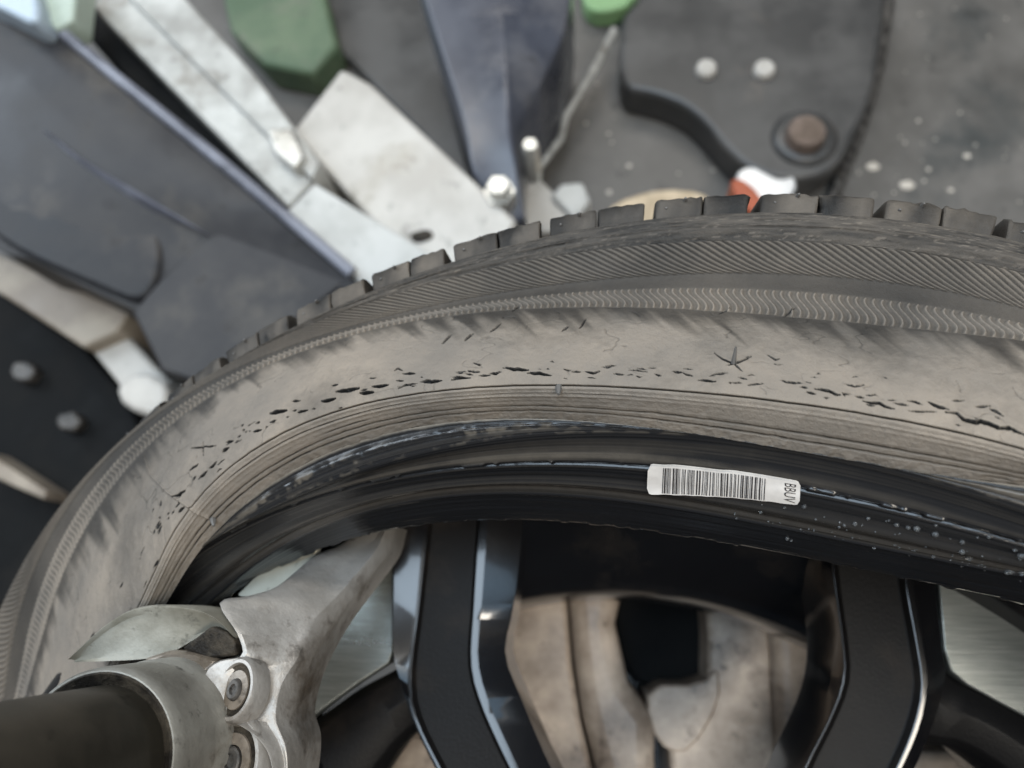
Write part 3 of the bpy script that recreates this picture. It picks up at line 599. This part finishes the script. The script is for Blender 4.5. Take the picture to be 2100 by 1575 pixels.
def jaw2():
    j = empty('clamp_jaw', tuple(U(880, 1570, -.236)), 'pinkish dirty clamp jaw in the small gap beside the forked spoke', 'clamp')
    prism('body', [(790,1500),(1010,1500),(1080,1680),(760,1680)], .03, JAW, j, z=-.15, bevel=.004, to=-.236)
jaw2()
def jaw3():
    j = empty('clamp_jaw', tuple(U(1910, 1570, -.236)), 'brown dirty clamp jaw tip under the cross spoke by the brushed plate', 'clamp')
    prism('body', [(1820,1540),(2010,1545),(2080,1680),(1790,1680)], .03, JAW, j, z=-.152, bevel=.004, to=-.236)
jaw3()

# ------------------------------------------------------------------ mount head on its shaft
sl = U(190, 1560, .078); SC_ = (float(sl[0]), float(sl[1]))
head = empty('mount_head', (SC_[0], SC_[1], .02), 'worn cast aluminium mount head on a dark shaft, hooked under the tyre bead', 'mount head')
n = 64
Rr = rail([(806,1075,-.004),(790,1130,.004),(745,1190,.014),(690,1260,.026),(650,1320,.034),(618,1380,.040),(600,1430,.043),(590,1480,.045),(602,1530,.046),(600,1585,.046),(588,1660,.046)], n)
Lr = rail([(735,1085,-.004),(690,1118,.004),(640,1138,.012),(596,1174,.022),(555,1205,.031),(500,1222,.040),(440,1236,.046),(478,1300,.050),(488,1345,.051),(440,1356,.052),(410,1385,.053),(424,1440,.053),(466,1476,.053),(520,1510,.053),(552,1560,.052),(560,1660,.052)], n)
def mx(a, b, t, dz=0): return a*(1-t)+b*t+np.array([0, 0, dz])
hn = fbm(np.linspace(0, 6, n), np.zeros(n), 5)[:, None]*np.array([0, 0, .0008])
cast_rails = [Lr+[0, 0, -.022], Lr+[0, 0, -.003], mx(Lr, Rr, .04, -.0006), mx(Lr, Rr, .12, .0006)+hn, mx(Lr, Rr, .30, .0008)-hn, mx(Lr, Rr, .50, .0004)+hn, mx(Lr, Rr, .68, -.0002)-hn, mx(Lr, Rr, .80, .0010), mx(Lr, Rr, .86, .0012), mx(Lr, Rr, .885, .0004), mx(Lr, Rr, .985, -.0032), Rr+[0, 0, -.006], Rr+[0, 0, -.022]]
loft('body', cast_rails, CAST, head, angle=45, bevel=.0007)
# pale wing with a concave face and a raised rim
wo = [(140,1352,.046),(180,1312,.046),(214,1281,.046),(262,1251,.046),(320,1240,.047),(390,1246,.048),(440,1266,.049),(480,1305,.050)]
wi = [(150,1358,.044),(215,1356,.042),(290,1352,.041),(330,1345,.040),(367,1330,.040),(410,1305,.041),(440,1296,.043),(478,1318,.048)]
a, b = rail(wo, 30), rail(wi, 30)
loft('wing', [a+[0, 0, -.02], a+[0, 0, -.0016], mx(a, b, .04, .0002), mx(a, b, .09, 0), mx(a, b, .15, -.0012), mx(a, b, .5, -.0016), mx(a, b, .85, -.0010), b, b+[0, 0, -.018]], CASTPALE, head, angle=35, bevel=.0004)
prism('dirt_pocket', [(432,1284,.0485),(462,1296,.0500),(482,1316,.0505),(484,1344,.0500),(430,1352,.0470),(372,1330,.0450)], .012, DARKPOCKET, head, bevel=.0008)
prism('web', [(290,1352,.0440),(345,1334,.0440),(400,1336,.0455),(450,1352,.0490),(424,1380,.0495),(414,1420,.0495),(440,1462,.0495),(490,1500,.0495),(540,1560,.049),(545,1680,.049),(400,1680,.046),(380,1480,.046),(340,1400,.044)], .02, OILY, head, bevel=.0012)
# socket with its bolt, seated in the body
def socket(u, v, z, rx, name, ay=-16, ax=-10):
    p = U(u, v, z); T = Matrix.Translation(Vector(p)) @ Matrix.Rotation(math.radians(ay), 4, 'Y') @ Matrix.Rotation(math.radians(ax), 4, 'X') @ Matrix.Diagonal((.86, 1.12, 1, 1))
    for nm, prof, mt, k, cl in ((name, [(rx*1.30, -.005), (rx*1.24, .0002), (rx*1.12, .0013), (rx*1.00, .0014), (rx*.95, .0006), (rx*.93, -.004)], CAST, 48, False),
                            ('socket_dirt', [(rx*.95, .0005), (rx*.86, .0001), (rx*.55, .0000), (.0001, .0000)], DARKPOCKET, 40, False),
                            ('washer', [(rx*.74, .0001), (rx*.72, .0006), (rx*.42, .0008), (rx*.40, .0002)], OILY, 36, False),
                            ('bolt', [(rx*.40, .0004), (rx*.39, .0016), (rx*.33, .0020), (rx*.20, .0019), (rx*.18, .0010), (.0001, .0009)], BOLT, 24, False)):
        q = lathe(nm, prof, mt, head, (0, 0), k, cap=False); q.data.transform(T)
socket(486, 1415, .0515, .0062, 'socket')
socket(478, 1560, .0500, .0085, 'socket', -8, -4)
prism('plastic_insert', [(480,1226,.014),(500,1206,.013),(533,1174,.012),(590,1128,.010),(645,1108,.006),(655,1130,.008),(610,1182,.014),(560,1218,.018)], .004, CREAMPLASTIC, head, bevel=.0008, smooth_outline=2)
lathe('sleeve', [(.0186, .040), (.0186, .0768), (.0192, .0780), (.0200, .0780), (.0206, .0770), (.0208, .0740), (.0208, .0600), (.0206, .0560), (.0212, .0545), (.0212, .0400), (.0212, .020), (.0186, .020)], SLEEVEM, head, SC_, 64, closed=True, angle=35)
lathe('sleeve_dirt', [(.0163, .0760), (.0192, .0785), (.0200, .0776), (.0190, .0762), (.0163, .0735)], DARKPOCKET, head, SC_, 64, closed=True)
lathe('shaft', [(0.0001, .03), (.0165, .03), (.0165, .47), (.0155, .474), (0.0001, .474)], SHAFT, head, SC_, 64, cap=False)

# ------------------------------------------------------------------ what stands on the floor behind the tyre
def cover():
    o = empty('machine_cover', tuple(U(300, 400, FLOOR)), 'scuffed grey moulded plastic cover with a raised rib', 'machine cover')
    n = 20
    edge = rail([(-120,-140,-.30),(150,88,-.30),(400,290,-.30),(575,436,-.30),(724,562,-.31),(900,720,-.32)], n)
    fold = rail([(-260,-70,-.30),(0,122,-.30),(100,222,-.30),(270,360,-.30),(425,480,-.315),(640,660,-.33)], n)
    low = rail([(-330,110,-.312),(-60,470,-.318),(60,530,-.322),(180,590,-.322),(300,650,-.322),(420,760,-.33)], n)
    R_ = [edge*1+np.array([0, 0, -.24]), edge+[0, 0, -.016], edge*.97+fold*.03+[0, 0, -.004], edge*.9+fold*.1, edge*.5+fold*.5, edge*.08+fold*.92, fold, fold*.8+low*.2, low, low*1+np.array([0, 0, -.18])]
    loft('shell', R_, COVER, o, angle=50)
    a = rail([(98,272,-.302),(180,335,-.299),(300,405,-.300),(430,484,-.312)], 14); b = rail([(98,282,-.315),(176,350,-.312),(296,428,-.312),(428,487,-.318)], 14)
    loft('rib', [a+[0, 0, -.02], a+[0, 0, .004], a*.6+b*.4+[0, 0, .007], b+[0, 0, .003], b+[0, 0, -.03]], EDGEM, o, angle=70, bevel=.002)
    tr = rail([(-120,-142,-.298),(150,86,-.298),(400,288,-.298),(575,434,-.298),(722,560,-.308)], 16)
    tube('edge_glint', tr, .0055, EDGEM, o, 10)  # added tube carrying the painted highlight along the cover edge
    prism('scuffed_panel', [(96,300),(172,362),(292,440),(330,480),(328,560),(288,625),(205,590),(0,500),(-60,420)], .03, COVERDARK, o, z=-.313, bevel=.004, smooth_outline=2)
    prism('end_plate', [(330,570),(425,480),(560,470),(724,566),(560,690),(420,790),(330,760),(270,640)], .03, COVER, o, z=-.3135, bevel=.003)
cover()
def thing(name, outline, z, mat, label, cat, bevel=.004, to=FLOOR, sm=0):
    o = prism(name, outline, 0, mat, None, bevel=bevel, z=z, to=to, smooth_outline=sm); return tag(o, label, cat)
thing('gap_shade', [(140,30),(300,-20),(600,420),(580,440),(330,240)], -.36, BLACKM, 'black fill for the shade in the gap beside the grey cover', 'gap shade')  # black block put in where the gap is only dark
def rails_():
    o = empty('guide_rail', tuple(U(400, 200, FLOOR)), 'worn cream guide rail running down beside the grey cover', 'rail')
    prism('beam', [(185,10),(240,-40),(470,170),(640,372),(590,424),(420,250)], 0, RAILM, o, z=-.33, bevel=.003, to=FLOOR)
    prism('top_strip', [(240,-30),(330,-60),(520,150),(655,330),(640,368),(560,290)], 0, RAILM, o, z=-.322, bevel=.003, to=-.45)
    prism('clip', [(545,262),(600,262),(625,320),(600,345),(560,310)], 0, STEELRING, o, z=-.314, bevel=.003, to=-.40)
rails_()
thing('box_section', [(583,436),(645,374),(900,528),(770,620),(722,566)], -.315, WHITEBOX, 'pale grey painted box section end behind the tyre', 'box section', .003)
thing('base_plate', [(598,270),(700,140),(760,170),(1060,452),(1000,560),(860,560)], -.36, CREAM, 'wide dirty cream steel plate with a dark stain', 'plate', .004)
thing('grease_lump', [(835,478),(880,466),(892,486),(850,500)], -.3575, DARKPOCKET, 'small dark grease lump on the cream plate', 'grease', .002, -.361, 1)
thing('green_housing', [(445,-60),(640,-80),(668,-10),(692,92),(640,150),(540,130),(470,60)], -.50, GREEN, 'green painted motor housing behind the cream plate', 'housing', .006)
thing('steel_sheet', [(660,-40),(860,-40),(930,230),(970,380),(760,165),(690,100)], -.53, PIVOT, 'dark stained steel sheet between green housing and blue lever', 'sheet')
def lever():
    o = empty('pedal_lever', tuple(U(990, 200, FLOOR)), 'blue grey painted pedal lever with a silver bolt near its end', 'lever')
    n = 18
    a = rail([(845,-60,-.36),(900,110,-.36),(945,250,-.36),(966,350,-.36),(1004,400,-.37),(1050,450,-.38)], n); b = rail([(1010,-60,-.35),(1030,60,-.35),(1040,180,-.35),(1045,270,-.355),(1060,340,-.365),(1075,450,-.38)], n); c = rail([(1175,-60,-.38),(1160,60,-.38),(1110,170,-.38),(1068,280,-.38),(1066,340,-.385),(1078,452,-.39)], n)
    loft('arm', [a+[0, 0, -.16], a+[0, 0, -.010], a*.94+b*.06, a*.5+b*.5+[0, 0, -.003], b, b*.5+c*.5, c, c+[0, 0, -.14]], BLUEBAR, o, angle=50, bevel=.003)
    p = U(1024, 392, -.355); q = lathe('bolt', [(0.0001, .012), (.010, .012), (.0115, .010), (.0115, 0), (.015, 0), (.015, -.05), (.0001, -.05)], STEELRING, o, (float(p[0]), float(p[1])), 6, cap=False); q.location.z += p[2]
    p = U(1088, 305, -.365); q = lathe('nut', [(0.0001, .008), (.007, .008), (.0085, .006), (.0085, -.05), (.0001, -.05)], STEELRING, o, (float(p[0]), float(p[1])), 6, cap=False); q.location.z += p[2]
lever()
tag(tube('link_rod', [U(1260, 60, -.50), U(1225, 130, -.50), U(1160, 240, -.50), U(1150, 285, -.50), U(1090, 365, -.50), U(1085, 380, FLOOR+.003)], .0045, STEELRING), 'thin bent steel rod beside the blue lever', 'rod')
def bracket():
    o = empty('angle_bracket', tuple(U(1140, 390, FLOOR)), 'cream angle bracket at the foot of the bent rod', 'bracket')
    prism('flange', [(1056,325),(1090,350),(1165,420),(1190,470),(1060,480)], 0, CREAM, o, z=-.47, bevel=.003, to=FLOOR)
    prism('tab', [(1130,400),(1150,375),(1195,372),(1212,410),(1180,450)], 0, WHITEBOX, o, z=-.46, bevel=.004, to=FLOOR)
bracket()
def pivot():
    o = empty('pivot_arm', tuple(U(1650, 200, FLOOR)), 'dark grey rounded pivot arm with a large round pin', 'pivot arm')
    prism('arm', [(1290,-60),(1825,-60),(1812,60),(1795,190),(1756,275),(1722,340),(1660,368),(1570,365),(1505,325),(1425,225),(1340,190),(1260,180)], 0, PIVOT, o, z=-.50, bevel=.008, to=FLOOR, smooth_outline=2, seg=4)
    def cyl(name, u, v, z, prof, mat, nn=40):
        p = U(u, v, z); q = lathe(name, prof, mat, o, (float(p[0]), float(p[1])), nn, cap=False); q.location.z += p[2]
    cyl('boss', 1650, 282, -.498, [(.001, .004), (.020, .004), (.030, .005), (.033, .003), (.037, -.001), (.038, -.01), (.001, -.01)], PIVOT)
    cyl('pin', 1652, 276, -.487, [(.001, .008), (.019, .008), (.0215, .005), (.0225, -.012), (.001, -.012)], dirty('rusty_pin', (.10, .075, .06), (.17, .13, .11), .4, .4, 40), 40)
    cyl('washer', 1654, 284, -.495, [(.0225, .0), (.027, .0), (.0275, -.004), (.0225, -.004)], STEELRING)
    for u, v in ((1567, 143), (1448, 142)):
        cyl('bolt', u, v, -.496, [(.001, .006), (.009, .006), (.012, .003), (.013, -.01), (.001, -.01)], CREAM, 16)
pivot()
tag(tube('air_hose', [U(1830, -40, -.52), U(1800, 140, -.53), U(1765, 260, -.535), U(1722, 370, -.54), U(1690, 470, -.54)], .0075, BOLT), 'grey hose along the edge of the pivot arm', 'hose')
thing('wheel_weight', [(1508,352),(1540,338),(1568,352),(1600,368),(1632,358),(1634,392),(1600,420),(1540,420),(1515,395)], -.475, WEIGHT, 'silvery old wheel weight clump beside the orange rubber bit', 'wheel weight', .006, sm=1)
thing('rubber_scrap', [(1498,366),(1520,364),(1548,384),(1566,410),(1560,440),(1530,430),(1505,396)], -.468, ORANGE, 'orange rubber scrap peeking over the tread', 'rubber scrap', .006, sm=1)
thing('cardboard_scrap', [(1240,430),(1290,402),(1360,386),(1440,392),(1470,420),(1440,460),(1260,460)], -.53, TAN, 'tan cardboard scrap on the floor behind the tread', 'cardboard', .003, sm=1)
thing('paper_scrap', [(1365,-40),(1425,-40),(1405,12),(1380,35)], -.53, WHITEBOX, 'white paper scrap beside the green dish on the floor', 'paper', .002)
thing('paper_scrap', [(1438,-40),(1500,-40),(1480,5),(1445,22)], -.53, WHITEBOX, 'white paper scrap nearer the dark pivot arm', 'paper', .002)
thing('plastic_dish', [(1190,-60),(1320,-60),(1300,8),(1230,26),(1195,10)], -.52, plain('leaf_green_plastic', (.20, .34, .16), .5), 'light green plastic dish on the floor beside the blue lever', 'dish', .004, sm=1)
thing('cover_foot', [(-60,495),(0,522),(265,640),(240,680),(170,712),(0,602),(-60,570)], -.40, BROWNM, 'brown beige steel strip under the grey cover', 'strip', .003)
thing('corner_bracket', [(175,705),(262,690),(350,785),(330,850),(270,830),(232,775)], -.42, CREAM, 'cream corner bracket below the grey cover', 'bracket', .004)
thing('pale_casting', [(232,790),(290,756),(350,790),(330,860),(250,835)], -.40, CREAM, 'pale rounded casting beside the tyre edge', 'casting', .006, sm=1)
thing('shade_sheet', [(-200,560),(0,602),(170,712),(240,790),(300,900),(150,1200),(-200,1300)], -.50, BLACKM, 'black sheet for the shade on the floor left of the tyre', 'shade sheet', .004)  # dark sheet added where the floor lies in shade
thing('steel_strip', [(-40,920),(0,945),(95,1006),(90,1024),(0,985),(-40,965)], -.46, BROWNM, 'narrow brown steel strip across the black shade sheet', 'strip', .002, -.502)
thing('hex_nut', [(28,742),(58,740),(72,760),(56,782),(30,780),(18,762)], -.485, BOLT, 'dull hex nut lying on the black shade sheet', 'nut', .003, -.502)
thing('hex_nut', [(118,848),(150,842),(166,862),(150,884),(122,880),(112,866)], -.485, BOLT, 'second dull nut on the black shade sheet, beside the pale casting', 'nut', .003, -.502)
thing('blue_cap', [(-60,-60),(60,-60),(82,20),(70,52),(0,15),(-60,-10)], -.27, plain('pale_blue_plastic', (.42, .50, .58), .35), 'pale blue plastic cap on the grey cover', 'cap', .004, -.302, 1)
thing('green_tag', [(60,-60),(160,-60),(150,40),(112,60),(82,24)], -.288, plain('pale_green_plastic', (.40, .47, .40), .45), 'pale green plastic tag beside the blue cap', 'tag', .003, -.32)
def grit():
    bm = bmesh.new()
    for _ in range(120):
        u = random.uniform(1100, 2100); v = random.uniform(0, 440); p = U(u, v, FLOOR); r = abs(random.gauss(0, .0011))+.0005
        mt = Matrix.Translation(Vector(p)) @ Matrix.Rotation(random.uniform(0, 6), 4, 'Z') @ Matrix.Diagonal((1, random.uniform(.5, 1), .5, 1))
        bmesh.ops.create_icosphere(bm, subdivisions=1, radius=r, matrix=mt)
    for u, v, r in ((1983, 320, .005), (1790, 342, .009), (1950, 390, .004), (1860, 380, .010), (1290, 340, .004)):
        bmesh.ops.create_icosphere(bm, subdivisions=1, radius=r, matrix=Matrix.Translation(Vector(U(u, v, FLOOR))) @ Matrix.Diagonal((1, .7, .25, 1)))
    me = bpy.data.meshes.new('floor_grit'); bm.to_mesh(me); bm.free()
    tag(link('floor_grit', me, SPECK), 'pale grit scattered over the dark workshop floor', 'grit', kind='stuff')
grit()
